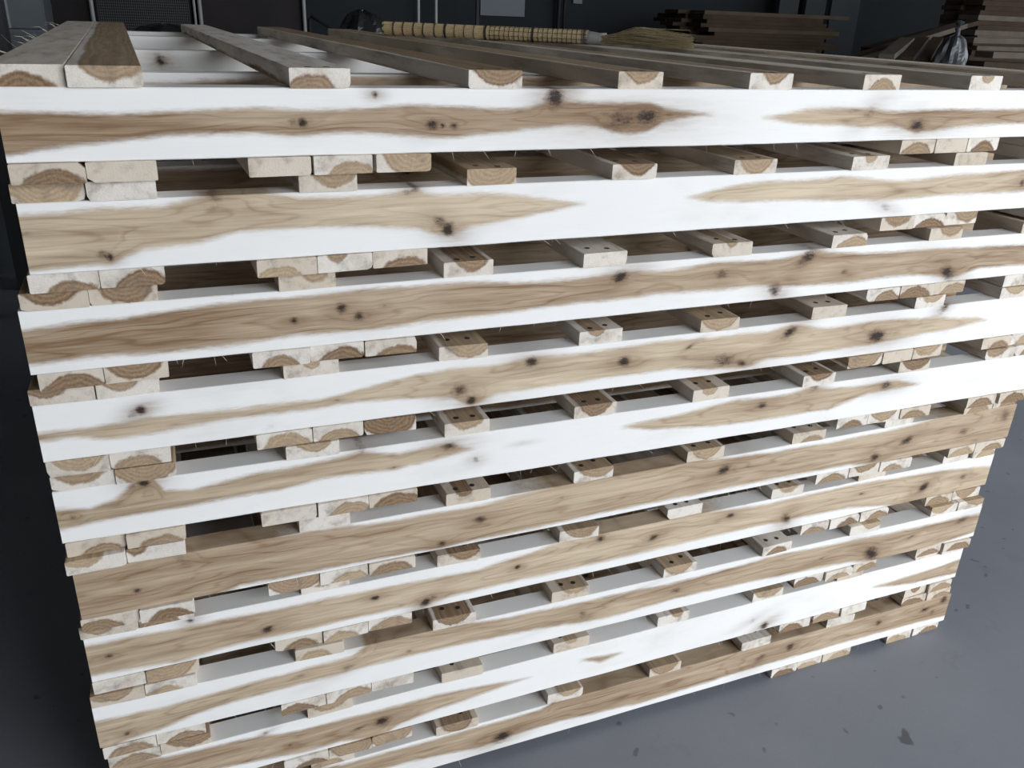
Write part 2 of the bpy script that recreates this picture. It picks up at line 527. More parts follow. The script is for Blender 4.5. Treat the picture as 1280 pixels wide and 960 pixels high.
# heartwood of the front stringers: segments of (upper edge, lower edge) polylines in photo pixels
HEART = [
    [([(0, 139), (100, 140), (160, 142), (215, 139), (320, 134), (375, 136), (460, 135), (515, 131), (620, 134), (662, 135), (682, 131), (707, 129), (750, 129), (812, 129), (832, 140), (884, 142)],
      [(12, 197), (50, 189), (100, 183), (160, 176), (210, 170), (320, 168), (362, 172), (425, 167), (500, 170), (565, 173), (620, 168), (662, 162), (707, 156), (735, 156), (760, 161), (785, 168), (807, 164), (828, 151), (850, 146), (884, 143)]),
     ([(955, 145), (1010, 136), (1055, 135), (1090, 136), (1120, 139), (1185, 137), (1300, 136)],
      [(955, 148), (1010, 156), (1075, 159), (1125, 159), (1145, 165), (1170, 161), (1210, 158), (1300, 154)])],
    [([(16, 268), (100, 262), (200, 256), (300, 246), (375, 247), (460, 243), (515, 239), (550, 242), (600, 241), (650, 244), (700, 250), (725, 254)],
      [(32, 341), (140, 328), (180, 312), (250, 304), (300, 291), (375, 286), (460, 284), (520, 286), (550, 292), (575, 287), (620, 279), (650, 274), (682, 266), (725, 256)]),
     ([(862, 245), (882, 240), (920, 231), (960, 227), (1010, 225), (1055, 220), (1120, 225), (1150, 224), (1185, 219), (1300, 210)],
      [(862, 248), (882, 252), (920, 253), (960, 252), (1010, 250), (1075, 251), (1120, 250), (1185, 244), (1300, 238)])],
    [([(32, 411), (125, 400), (225, 386), (320, 374), (375, 370), (460, 361), (540, 355), (620, 352), (675, 351), (760, 345), (785, 341), (840, 337), (890, 329), (960, 325), (997, 320), (1022, 315), (1085, 316), (1160, 312), (1200, 309), (1300, 304)],
      [(42, 457), (125, 446), (225, 440), (300, 432), (375, 420), (460, 414), (540, 402), (600, 396), (675, 386), (760, 376), (815, 369), (920, 362), (960, 356), (997, 359), (1060, 354), (1135, 345), (1175, 344), (1197, 345), (1222, 336), (1300, 329)])],
    [([(88, 537), (160, 528), (185, 522), (300, 510), (400, 500), (440, 489), (475, 480), (525, 466), (565, 460), (620, 456), (675, 447), (760, 436), (840, 425), (920, 417), (960, 414), (990, 407), (1035, 409), (1085, 402), (1160, 397), (1222, 396), (1232, 399)],
      [(88, 548), (140, 550), (200, 540), (300, 524), (400, 510), (440, 504), (500, 500), (565, 497), (590, 506), (620, 493), (675, 485), (760, 472), (840, 462), (920, 460), (960, 450), (997, 446), (1085, 430), (1135, 420), (1185, 412), (1222, 403), (1232, 401)])],
    [([(66, 637), (112, 635), (145, 622), (170, 605), (185, 602), (205, 612), (240, 611), (320, 592), (375, 582), (450, 566), (500, 565), (560, 556), (588, 560)],
      [(70, 665), (112, 656), (160, 645), (240, 632), (320, 617), (350, 613), (400, 600), (475, 590), (525, 581), (588, 562)]),
     ([(784, 532), (815, 524), (850, 517), (920, 500), (960, 497), (1010, 486), (1085, 481), (1120, 476), (1146, 479)],
      [(784, 535), (815, 538), (920, 530), (960, 524), (1035, 512), (1085, 492), (1120, 486), (1146, 481)])],
    [([(80, 715), (236, 685), (250, 688), (300, 681), (460, 655), (600, 631), (725, 605), (850, 582), (920, 571), (960, 565), (1035, 553), (1135, 532), (1290, 495)],
      [(90, 785), (242, 753), (300, 733), (460, 703), (620, 671), (760, 640), (920, 609), (960, 601), (1060, 582), (1135, 570), (1290, 543)])],
    [([(100, 808), (225, 785), (320, 766), (425, 745), (550, 721), (600, 711), (662, 690), (750, 667), (825, 652), (920, 635), (960, 629), (1060, 607), (1160, 590), (1260, 580)],
      [(105, 849), (175, 836), (225, 827), (320, 800), (375, 790), (500, 761), (620, 733), (760, 701), (920, 664), (960, 655), (1060, 635), (1147, 625), (1250, 608)])],
    [([(110, 903), (200, 885), (250, 870), (300, 856), (375, 837), (440, 820), (475, 800), (525, 791), (620, 774), (725, 752), (850, 727), (920, 708), (960, 696), (1085, 672), (1160, 656), (1250, 637)],
      [(120, 939), (160, 925), (200, 912), (245, 893), (300, 875), (375, 856), (437, 839), (500, 822), (620, 797), (675, 786), (760, 773), (850, 747), (920, 732), (960, 723), (1060, 704), (1135, 690), (1250, 654)])],
    [([(100, 968), (210, 945), (300, 925), (375, 913), (425, 900), (500, 882), (550, 867), (620, 854), (662, 846)],
      [(110, 996), (300, 956), (375, 942), (425, 928), (475, 917), (500, 905), (550, 886), (620, 862), (662, 848)]),
     ([(730, 823), (750, 820), (775, 815)], [(730, 826), (750, 828), (775, 817)]),
     ([(1092, 733), (1135, 720), (1200, 699), (1240, 687)], [(1092, 735), (1135, 730), (1195, 717), (1240, 704)])],
    [([(150, 1010), (430, 954), (525, 929), (600, 908), (675, 888), (700, 878), (760, 860), (920, 812), (1200, 738)],
      [(160, 1050), (430, 975), (505, 955), (600, 934), (637, 920), (700, 902), (800, 880), (920, 842), (960, 830), (1060, 802), (1200, 764)])]]
# tone along x (pixel, 0 pale .. 1 brown)
TONE = [[(0, .78), (200, .74), (330, .55), (620, .5), (740, .72), (830, .8), (960, .25), (1090, .3), (1150, .65), (1280, .6)],
        [(0, .30), (200, .36), (400, .28), (700, .15), (860, .15), (1100, .22), (1280, .38)],
        [(0, .72), (250, .70), (420, .5), (700, .48), (1000, .52), (1280, .55)],
        [(0, .34), (300, .30), (600, .22), (900, .24), (1280, .28)],
        [(0, .50), (200, .52), (500, .38), (800, .30), (1140, .42)],
        [(0, .62), (300, .58), (640, .48), (900, .46), (1280, .56)],
        [(0, .50), (250, .42), (600, .26), (1000, .30), (1280, .36)],
        [(0, .42), (260, .36), (420, .26), (600, .48), (900, .50), (1280, .52)],
        [(0, .60), (300, .60), (520, .45), (700, .55), (1280, .50)],
        [(0, .6), (500, .55), (800, .55), (1280, .62)]]
# knots: px, py, rx, ry, strength, tilt
KNOTS = [
    [(378, 154, 6, 5, 1, 0), (366, 153, 6, 5, .6, 0), (469, 118, 4, 4, .9, 0), (541, 156, 9, 7, .95, 0), (553, 157, 4, 3, 1, 0), (568, 157, 6, 5, .8, 0),
     (694, 121, 11, 14, 1, -.5), (780, 150, 30, 17, .6, 0), (808, 146, 20, 12, .82, 0), (840, 143, 16, 3, .6, 0), (1146, 157, 10, 8, .85, 0), (1086, 142, 8, 9, .5, -.6), (1070, 138, 12, 3, .5, 0)],
    [(138, 322, 5, 5, 1, 0), (128, 317, 10, 6, .6, 0), (268, 246, 8, 12, .55, -.7), (262, 260, 12, 7, .35, 0), (560, 287, 8, 8, 1, .4), (550, 277, 8, 8, .7, .4), (519, 236, 6, 4, .7, -.3), (508, 240, 6, 5, .45, 0), (1107, 259, 6, 4, .5, .3), (1277, 229, 4, 4, .8, 0), (30, 292, 12, 3, .5, 0)],
    [(368, 401, 5, 4, .9, 0), (427, 385, 8, 7, .85, 0), (449, 395, 7, 6, .85, 0), (775, 347, 11, 7, .9, -.2), (903, 342, 9, 6, .7, 0), (1010, 322, 13, 8, .8, -.6), (1056, 339, 5, 4, .6, 0), (968, 362, 8, 8, .75, .7), (1184, 341, 11, 8, .85, .5), (481, 383, 3, 2, .7, 0)],
    [(176, 513, 7, 5, 1, -.2), (165, 519, 7, 5, .6, -.3), (574, 489, 10, 9, .75, 0), (589, 501, 6, 5, 1, 0), (665, 452, 8, 6, .9, 0), (780, 452, 8, 6, .95, 0), (862, 433, 5, 2, .8, -.5), (905, 450, 13, 7, .75, .2), (926, 454, 9, 4, .8, .3), (987, 415, 9, 6, .9, -.5), (1095, 420, 11, 8, .95, 0), (1112, 417, 14, 4, .4, 0), (1180, 385, 7, 5, .7, -.6), (422, 500, 4, 1.5, .6, 0)],
    [(180, 604, 8, 5, 1, 0), (166, 608, 6, 5, .5, 0), (91, 647, 4, 3, .7, .5), (560, 558, 10, 5, .85, 0), (452, 564, 6, 5, .5, 0), (595, 575, 4, 4, .6, 0), (1108, 482, 8, 5, .75, 0), (952, 507, 7, 4, .8, 0), (1018, 484, 7, 5, .6, -.4), (492, 585, 3, 1.5, .7, 0), (653, 554, 5, 1.5, .4, 0)],
    [(172, 738, 6, 3, .75, 0), (228, 700, 9, 12, .45, -.5), (600, 650, 8, 5, .8, 0), (552, 680, 6, 4, .85, 0), (905, 587, 8, 5, .95, -.3), (1093, 572, 6, 5, .85, 0), (1133, 551, 9, 5, .75, -.3), (1204, 539, 6, 4, .7, 0), (1256, 520, 5, 8, .65, -.5), (703, 622, 3, 1.5, .6, 0)],
    [(136, 820, 6, 3, .85, -.1), (335, 787, 8, 4, .95, -.2), (469, 748, 6, 3, .9, 0), (533, 753, 8, 5, .95, -.5), (541, 747, 6, 4, .6, -.5), (647, 709, 4, 3, .9, 0), (751, 673, 6, 4, .8, 0), (817, 672, 6, 4, .9, -.3), (913, 644, 6, 3, .85, 0), (982, 648, 5, 7, .8, -.7), (1154, 609, 7, 5, .9, -.4), (1204, 596, 4, 3, .7, 0), (1077, 617, 3, 1.5, .6, 0), (238, 776, 5, 3, .8, 0)],
    [(159, 917, 5, 3, .75, 0), (471, 799, 9, 5, .95, 0), (375, 845, 8, 3, .4, -.2), (435, 834, 12, 4, .45, -.3), (728, 768, 5, 5, .6, .4), (760, 753, 20, 1.5, .6, -.2), (845, 738, 8, 3, .6, -.1), (1089, 692, 9, 7, .95, .5), (1202, 651, 8, 4, .7, -.2), (1138, 672, 5, 2, .6, -.3), (1030, 697, 12, 1.5, .5, -.2), (510, 814, 5, 2, .6, -.2)],
    [(478, 902, 10, 5, .95, 0), (450, 910, 14, 2, .7, -.25), (332, 917, 5, 2, .6, -.4), (363, 932, 4, 2, .6, 0), (955, 782, 5, 4, .9, -.4), (940, 776, 8, 3, .4, -.3)],
    [(627, 921, 12, 6, .95, -.15), (987, 809, 5, 4, .85, -.3), (950, 824, 8, 5, .6, -.5), (1098, 778, 4, 3, .85, 0), (1156, 762, 6, 3, .8, -.1), (1165, 765, 3, 3, .7, 0), (1180, 749, 4, 4, .8, 0), (735, 880, 16, 10, .22, 0), (815, 856, 14, 8, .2, 0)]]


def stringer_mesh(name, hs, n, rows, fields, y0, rng):
    """long sawn beam, chamfered edges, wood fields as point attributes; local x along, y depth, z up from the beam's base"""
    b = 0.0012
    loop = []
    vs_ = np.linspace(b, hs - b, rows)
    for v in vs_:
        loop.append((0.0, v))
    loop += [(b, hs), (TH * .5, hs), (TH - b, hs), (TH, hs - b), (TH, hs * .5), (TH, b), (TH - b, 0), (TH * .5, 0), (b, 0)]
    L = np.array(loop)
    m = len(L)
    xs = np.linspace(0, LEN, n)
    X = np.repeat(xs[:, None], m, 1)
    Y = np.repeat(L[None, :, 0], n, 0).copy()
    Z = np.repeat(L[None, :, 1], n, 0).copy()
    ph = rng.uniform(0, 6.28, 6)
    wob = .0004 * np.sin(xs * 7 + ph[0]) + .00025 * np.sin(xs * 31 + ph[1])
    wy = .0007 * np.sin(xs * 3 + ph[2]) + .0003 * np.sin(xs * 23 + ph[3])
    Y += wy[:, None]
    lowmask = (L[:, 1] < hs * .3)
    Z += wob[:, None] * np.where(lowmask, 1, 0)[None, :] * 0.0 + np.abs(wob)[:, None] * lowmask[None, :]
    co = np.stack([X, Y + y0, Z], -1).reshape(-1, 3)
    faces = []
    for i in range(n - 1):
        a, c = i * m, (i + 1) * m
        for j in range(m):
            k = (j + 1) % m
            faces.append((a + j, a + k, c + k, c + j))
    faces.append(tuple(range(m - 1, -1, -1)))
    faces.append(tuple((n - 1) * m + j for j in range(m)))
    me = bpy.data.meshes.new(name)
    me.from_pydata(co.tolist(), [], [f[::-1] for f in faces])
    me.update()
    xx, vv = X.reshape(-1), np.repeat(L[None, :, 1], n, 0).reshape(-1)
    for nm, val in fields(xx, vv).items():
        at = me.attributes.new(nm, 'FLOAT', 'POINT')
        at.data.foreach_set('value', val.astype(np.float32))
    me.materials.append(M_STR)
    return me


def front_fields(k):
    hs = PT[k] - 2 * TB

    def fix(v):
        if v > hs - .0035:
            return v + .012
        if v < .0035:
            return v - .012
        return v

    segs = []
    for up, lo in HEART[k]:
        U = sorted((x, fix(z - TB)) for x, z in (px_to_face(k, p) for p in up))
        Lo = sorted((x, fix(z - TB)) for x, z in (px_to_face(k, p) for p in lo))
        segs.append((np.array(U), np.array(Lo), max(p[0] for p in up) < 1290))
    kn = []
    for (px, py, rx, ry, s, tilt) in KNOTS[k]:
        x, z = px_to_face(k, (px, py))
        xr, _ = px_to_face(k, (px + rx, py))
        _, zr = px_to_face(k, (px, py - ry))
        kn.append((x, z - TB, max(.003, xr - x), max(.002, zr - z), s, tilt))
    tn = np.array([(px_to_x(k, p, PT[k] * .5), v) for p, v in TONE[k]])

    def fields(x, v):
        hd = np.full_like(x, -.05)
        for U, Lo, ends in segs:
            u = np.interp(x, U[:, 0], U[:, 1])
            l = np.interp(x, Lo[:, 0], Lo[:, 1])
            x0, x1 = min(U[0, 0], Lo[0, 0]), max(U[-1, 0], Lo[-1, 0])
            d = np.minimum(u - v, v - l)
            if x0 > .06:
                d = np.minimum(d, (x - x0) * .3)
            if ends and x1 < LEN - .06:
                d = np.minimum(d, (x1 - x) * .3)
            hd = np.maximum(hd, d)
        K = np.zeros_like(x)
        H = np.zeros_like(x)
        for (a, b, rx, rz, s, tilt) in kn:
            c, si = math.cos(tilt), math.sin(tilt)
            dx, dz = x - a, v - b
            p, q = (c * dx - si * dz) / rx, (si * dx + c * dz) / rz
            d2 = p * p + q * q
            K = np.maximum(K, s * np.exp(-d2 * .8))
            H = np.maximum(H, .85 * s * np.exp(-(p * p * .07 + q * q * .22)))
            hd = hd + .0035 * s * np.exp(-(p * p * .12 + q * q * .3))
        return {'hd': hd, 'kn': K, 'kh': H, 'tone': np.interp(x, tn[:, 0], tn[:, 1])}

    return fields


def random_fields(hs, rng, heart=None, knots=None):
    a, b = heart or (rng.uniform(.4, .7), rng.uniform(.35, .6))
    ph = rng.uniform(0, 6, 4)
    ks = [(rng.uniform(0, LEN), rng.uniform(.1, .9) * hs, rng.uniform(.006, .014), rng.uniform(.005, .01)) for _ in range(7)]
    ks = knots if knots is not None else ks
    t0 = rng.uniform(.55, .85)

    def fields(x, v):
        mid = hs * (a + .12 * np.sin(x * 2.1 + ph[0]) + .05 * np.sin(x * 6 + ph[1]))
        hw = hs * (b + .1 * np.sin(x * 1.7 + ph[2]))
        hd = hw - np.abs(v - mid)
        K = np.zeros_like(x)
        H = np.zeros_like(x)
        for (p, q, rx, rz) in ks:
            d2 = ((x - p) / rx) ** 2 + ((v - q) / rz) ** 2
            K = np.maximum(K, np.exp(-d2 * .8))
            H = np.maximum(H, .8 * np.exp(-d2 * .15))
        return {'hd': hd, 'kn': K, 'kh': H, 'tone': np.full_like(x, t0)}

    return fields


# end-grain look of each board: u heart touching the top, n touching the bottom, s sapwood only, h mostly heart, v small wedge; number = place across
DECK_END = [['n4', 'u6', 'n4', 'u6', 'u5', 'u6', 'n5', 'v5'], ['h5', 's5', 'u6', 'h5', 'u6', 'U5', 'v5', 's5'],
            ['u4', 'U5', 'v6', 'u6', 's5', 'v5', 'n6', 'u6'], ['u3', 'u4', 'v5', 'u6', 'v4', 'u5', 's5', 'u6'],
            ['u5', 'h5', 'u5', 'u5', 'U5', 'v4', 'u5', 'u6', 'u4', 'n6'], ['u3', 'v1', 's5', 'v4', 'u6', 'U5', 'n6', 's5', 'n5', 'n7'],
            ['u4', 'n3', 'u5', 'u6', 'u6', 's4', 'u5', 's5', 's5', 'n6'], ['u4', 'n3', 'n4', 'u5', 'u6', 'U5', 'n5', 'u7', 'u4', 'u7'],
            ['n5', 'u6', 'u5', 's5', 'v5', 'v6', 'u5', 's4', 's5', 'v6'], ['n5', 'u5', 'n3', 'U5', 'u6', 'U5', 's5', 's5', 'n5', 'n6']]
BOT_END = [['n6', 's5', 's5', 'n6', 'h7', 'n5', 's5', 'n5', 's5', 's5'], ['n6', 'n7', 'n4', 'v4', 'n6', 'u5', 'n5', 'u6', 's5', 's5'],
           ['n5', 'u5', 'n5', 'n6', 'n6', 'n6', 'n4', 'n7', 's5', 's5'], ['u5', 'n5', 'n5', 'n5', 'h5', 'h4', 's5', 'u5', 'n6', 'n6'],
           ['n6', 'n6', 's5', 'n6', 'n6', 'n5', 'u5', 'n5', 'n5', 'n5'], ['n3', 'n6', 'h5', 'n6', 'n5', 'n5', 'u5', 'n4', 'n5', 'n6'],
           ['s5', 'h4', 'n5', 'n4', 'n5', 'n5', 'n6', 'n6', 'n5', 'U5'], ['n5', 'n6', 'n3', 'n6', 's5', 'n4', 'n5', 'n7', 'n5', 'n6'],
           ['n5', 'n5', 'n6', 'h5', 'h5', 'n4', 'n5', 's5', 'v5', 'n6'], ['n5', 'n5', 'n5', 'n5', 'n5', 'n5', 'n4', 'n6', 'n4', 'n6']]


def board(name, w, t, length, code, rng, parent, x, y, z):
    """sawn deck board running along local y, front end at y=0"""
    c = .0012
    e = rng.integers(0, 6)
    A = lambda: rng.uniform(.002, .009)
    p = [(c, 0), (w - c, 0), (w, c), (w, t - c), (w - c, t), (c, t), (0, t - c), (0, c)]
    up = code[0] in 'uUv'
    if e in (0, 1):      # waney lower right edge
        a, b = A(), A()
        p[1:3] = [(w - a, 0), (w - .25 * a, .3 * b), (w, b)]
    elif e == 2:
        a, b = A(), A()
        p[-1:] = [(0, b)]
        p[0] = (a, 0)
    elif e == 3 and not up:
        a, b = A(), A() * .8
        q = p.index((w, t - c))
        p[q:q + 2] = [(w, t - b), (w - a, t)]
    mb = MB()
    ys = [0.0, .18, .5, 1.0, length]
    ys = [0.0] + [f * length for f in (.12, .3, .6)] + [length]
    bow = rng.uniform(-.0012, .0012)
    tilt = rng.uniform(-.0035, .0035)
    n = len(p)
    for i, yy in enumerate(ys):
        s = bow * math.sin(math.pi * yy / length)
        for (a, b) in p:
            # saw cut not quite square to the board
            dy = (a / w - .5) * tilt if i == 0 else 0
            mb.v.append((a + s, yy + dy, b))
    for i in range(len(ys) - 1):
        for j in range(n):
            j2 = (j + 1) % n
            mb.f.append((i * n + j2, i * n + j, (i + 1) * n + j, (i + 1) * n + j2))
    mb.f.append(tuple(range(n)))
    mb.f.append(tuple((len(ys) - 1) * n + j for j in reversed(range(n))))
    o = mb.build(name, M_BRD, parent)
    o.location = (x, y, z)
    f = int(code[1]) / 10.0
    ax = w * (f + rng.uniform(-.04, .04))
    k = code[0]
    if k == 'u':
        q = rng.uniform(.014, .03)
        az, rad = t + q, q + t * rng.uniform(.55, .92)
    elif k == 'U':
        az, rad = t + .014, .014 + t * rng.uniform(.92, 1.05)
    elif k == 'v':
        az, rad = t + .004, .004 + t * rng.uniform(.4, .7)
    elif k == 'n':
        q = rng.uniform(.016, .032)
        az, rad = -q, q + t * rng.uniform(.6, .95)
    elif k == 'h':
        az, rad = t * .5 + .03, .050
    else:
        az, rad = -.05, .01
    o['ax'], o['az'], o['rad'], o['tone'] = float(ax), float(az), float(rad), float(rng.uniform(.2, .85))
    return o


LABELS = [
    'topmost pallet of the stack, its deck boards open to view, broom lying on it',
    'second pallet from the top, pale front beam with ringed grain and dark knot',
    'third pallet from the top, brown front beam running unbroken with many knots',
    'fourth pallet from the top, pale tan front beam with split knot near the right',
    'fifth pallet from the top, front beam blank white in the middle',
    'sixth pallet from the top, front beam tan all along and narrow white edges',
    'seventh pallet from the top, pale streaked front beam with small dark knots',
    'eighth pallet from the top, third from the floor, cracked tan front beam',
    'ninth pallet from the top, second from the floor, mostly white front beam',
    'bottom pallet of the stack, standing on the grey concrete floor']
TOP_INNER = {1: ((.60, .42), []), 2: ((-.5, .1), [(.212, .064, .012, .011)]), 3: ((-.5, .1), []), 4: ((-.5, .1), [])}
M_NAIL = simple('dark_nail', (0.03, 0.026, 0.024), 0.6, 0.3, 0.3, 40)
nail_me = bpy.data.meshes.new('nail')
nv, nf = [], []
for zz in (-.001, .0004):
    for q in range(8):
        nv.append((0.0048 * math.cos(q * math.pi / 4), 0.0048 * math.sin(q * math.pi / 4), zz))
nf = [tuple(range(8, 16))] + [(q, (q + 1) % 8, 8 + (q + 1) % 8, 8 + q) for q in range(8)]
nail_me.from_pydata(nv, [], nf)
nail_me.materials.append(M_NAIL)
M_FIBRE = simple('pale_wood_fibre', (0.7, 0.62, 0.5), 0.8, 0.1, 0.2, 30)

for k in range(10):
    rng = np.random.default_rng(100 + k)
    P = empty('wooden_pallet', (DX[k], DY[k], BASE[k]), YW[k])
    tag(P, LABELS[k], 'pallet', 'stacked wooden pallets')
    hs = PT[k] - 2 * TB
    for i, sy in enumerate(STR_Y):
        if i == 0:
            me = stringer_mesh('stringer', hs, 520, 24, front_fields(k), 0.0, rng)
        else:
            me = stringer_mesh('stringer', hs, 120, 9, random_fields(hs, rng, *(TOP_INNER[i] if k == 0 else (None, None))), 0.0, rng)
        o = bpy.data.objects.new('stringer', me)
        col.objects.link(o)
        o.parent = P
        o.location = (0, sy, TB)
        if i == 0:
            # torn fibres hanging from the sawn edges
            fb = MB()
            for _ in range(26):
                x = rng.uniform(.02, LEN - .02)
                top = rng.random() < .2
                z = hs if top else 0.0
                ln = rng.uniform(.004, .016)
                an = rng.uniform(-2.4, -.7) if not top else rng.uniform(.3, 2.8)
                p0 = Vector((x, -.0002, z + .001 if not top else z - .001))
                p1 = p0 + Vector((math.cos(an) * ln * .5, -.003, math.sin(an) * ln * .4))
                p2 = p0 + Vector((math.cos(an) * ln, -.004 - ln * .2, math.sin(an) * ln * (.9 if not top else .7)))
                if not top and p2.z < -.010:
                    p2.z = -.010
                fb.tube([p0, p1, p2], [.00032, .00025, .0001], 3)
            fo = fb.build('torn_fibres', M_FIBRE, o)
            tag(fo, kind='stuff')

    def spans(PX, DEF, z):
        out = []
        for p, d in zip(PX[k], DEF):
            if p is None:
                out.append(list(d))
            else:
                out.append([px_to_x(k, p[0], z), px_to_x(k, p[1], z)])
        for a, b in zip(out, out[1:]):
            if b[0] < a[1] + .0006:
                m = (a[1] + b[0]) / 2
                a[1], b[0] = m - .0003, m + .0003
        return out

    for row, (PX, DEF, zz, zb, nm, EN) in enumerate(((DECK_PX, DECK_DEF, PT[k] - TB, PT[k] - TB, 'deck_board', DECK_END),
                                                     (BOT_PX, BOT_DEF, TB, 0.0, 'bottom_board', BOT_END))):
        for i, (a, b) in enumerate(spans(PX, DEF, zz)):
            codes = EN[k]
            code = codes[i] if i < len(codes) else str(rng.choice(['u5', 'n5', 's5']))
            dy = rng.uniform(-.004, .003)
            o = board(nm, b - a, TB - (.0008 if row == 0 and k > 0 else 0), DEPTH - dy + rng.uniform(-.004, .004), code, rng, P, a, dy, zb)
            if row == 0 and k == 0 and i == 0:
                fb = MB()
                for _ in range(18):
                    yy = rng.uniform(.2, 1.7)
                    p0 = Vector((.001, yy, TB - .001))
                    ln = rng.uniform(.008, .028)
                    p1 = p0 + Vector((-ln * .5, rng.uniform(-.01, .01), ln * rng.uniform(.1, .5)))
                    p2 = p1 + Vector((-ln * .5, rng.uniform(-.02, .02), ln * rng.uniform(-.3, .5)))
                    fb.tube([p0, p1, p2], [.0003, .00025, .00012], 3)
                tag(fb.build('torn_fibres', M_FIBRE, o), kind='stuff')
            if row == 0 and 2 <= i <= 7:
                for q in (.3, .68):
                    nl = bpy.data.objects.new('nail', nail_me)
                    col.objects.link(nl)
                    nl.parent = o
                    nl.location = ((b - a) * (q + rng.uniform(-.05, .05)), rng.uniform(.014, .03) - dy, TB - (.0008 if k > 0 else 0))


# ------------------------------------------------------------------ broom lying across the top deck
ZD = BASE[0] + PT[0]
M_CANE = simple('split_cane', (0.44, 0.335, 0.19), 0.6, 0.3, 0.35, 60)
M_BIND = simple('dark_binding_wire', (0.03, 0.028, 0.026), 0.6, 0.3, 0.2, 20)
M_STRAW = simple('dry_straw', (0.30, 0.245, 0.14), 0.8, 0.15, 0.45, 35)
M_CLOTH = simple('grey_cloth_strip', (0.22, 0.21, 0.20), 0.9, 0.1, 0.3, 30)
A0 = Vector(at_z((481, 35), ZD + .0195))
B0 = Vector(at_z((735, 46.5), ZD + .0195))
HL = (B0 - A0).length
ang = math.atan2(B0.y - A0.y, B0.x - A0.x)
br = empty('straw_broom', (A0.x, A0.y, ZD), ang)
tag(br, 'straw broom with bundled cane handle lying on top of the pallet stack', 'broom')
rng = np.random.default_rng(5)
RB = .0180
mb = MB()
for q in range(22):
    a = 2 * math.pi * q / 22
    r = RB - .0027
    mb.tube([(0 + rng.uniform(-.004, .004), r * math.cos(a), .0195 + r * math.sin(a)), (HL, r * math.cos(a + .15), .0195 + r * math.sin(a + .15))], .0027, 6)
for q in range(7):
    a = 2 * math.pi * q / 7
    r = .009
    mb.tube([(rng.uniform(-.004, .004), r * math.cos(a), .0195 + r * math.sin(a)), (HL, r * math.cos(a), .0195 + r * math.sin(a))], .004, 6)
tag(mb.build('cane_bundle', M_CANE, br), kind='stuff')


def band(x, w, name):
    m = MB()
    m.tube([(x - w / 2, 0, .0195), (x + w / 2, 0, .0195)], RB + .0012, 20)
    m.build(name, M_BIND, br)


def along(px):
    lo, hi = 0., 1.8
    for _ in range(40):
        m = (lo + hi) / 2
        if proj(np.array(A0) + (np.array(B0) - np.array(A0)) * m)[0] < px:
            lo = m
        else:
            hi = m
    return lo * HL


for px in (494, 506, 519, 531, 545):
    band(along(px), .0022, 'binding_band')
for px in (558, 608, 667):
    band(along(px), .0055, 'binding_band')
mb = MB()
for px in list(range(570, 606, 12)) + list(range(614, 734, 6)):
    x = along(px)
    mb.tube([(x - .0005, 0, .0195), (x + .0005, 0, .0195)], RB + .0006, 16)
for q in range(9):
    a = 2 * math.pi * q / 9
    mb.tube([(along(612), (RB + .0004) * math.cos(a), .0195 + (RB + .0004) * math.sin(a)), (HL, (RB + .0004) * math.cos(a), .0195 + (RB + .0004) * math.sin(a))], .0005, 4)
tag(mb.build('netting', M_BIND, br), kind='stuff')
X2 = along(868)
mb = MB()
mb.tube([(HL - .012, 0, .0195), (HL + .01, 0, .018), (HL + .03, 0, .0165), (HL + .05, 0, .0165)], [RB + .0008, .0165, .0155, .016], 14)
mb.build('cloth_binding', M_CLOTH, br, True)
mb = MB()
for q in range(900):
    f = rng.uniform(-1, 1)
    zf = abs(rng.normal(0, .5))
    ln = rng.uniform(.72, 1.0) * (X2 - HL - .03)
    y1, y2 = f * .012, f * .065 + rng.normal(0, .008)
    z0 = .014 + rng.uniform(-.008, .010)
    z1 = .006 + min(zf, 1.5) * .029
    z2 = .002 + min(zf, 1.5) * .022 + (rng.uniform(0, .02) if rng.random() < .15 else 0)
    x0 = HL + .03
    mb.tube([(x0, y1, z0), (x0 + ln * .45, (y1 + y2) * .5, z1), (x0 + ln, y2, z2)], [.0011, .0010, .0004], 3, False)
tag(mb.build('straw_head', M_STRAW, br), kind='stuff')

# ------------------------------------------------------------------ dim back of the hall
M_STEEL = simple('dull_galvanised_tube', (0.22, 0.225, 0.225), 0.5, 0.4, 0.2, 8)
M_WIRE = simple('dull_wire', (0.055, 0.053, 0.05), 0.5, 0.4, 0.2, 8)
M_DARK = simple('black_sheet', (0.010, 0.010, 0.011), 0.6, 0.2, 0.4, 3)
M_DARK2 = simple('dark_maroon_sheet', (0.014, 0.0105, 0.011), 0.7, 0.2, 0.5, 4)
M_GREYM = simple('grey_painted_steel', (0.085, 0.096, 0.105), 0.5, 0.3, 0.25, 3)
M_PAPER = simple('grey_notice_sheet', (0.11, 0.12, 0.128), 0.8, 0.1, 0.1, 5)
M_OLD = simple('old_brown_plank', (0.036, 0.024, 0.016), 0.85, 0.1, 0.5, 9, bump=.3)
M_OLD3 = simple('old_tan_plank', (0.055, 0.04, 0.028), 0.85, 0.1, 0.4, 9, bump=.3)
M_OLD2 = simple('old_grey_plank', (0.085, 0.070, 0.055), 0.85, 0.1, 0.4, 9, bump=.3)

YB = 4.6   # partition in front of the back wall
ptn = empty('mesh_partition', (-.1, YB, 0))
tag(ptn, 'dark mesh and sheet partition with thin grey uprights behind the stack', 'partition')


def bx(px, y=YB):
    return float(at_y((px, 12), y)[0]) + .1


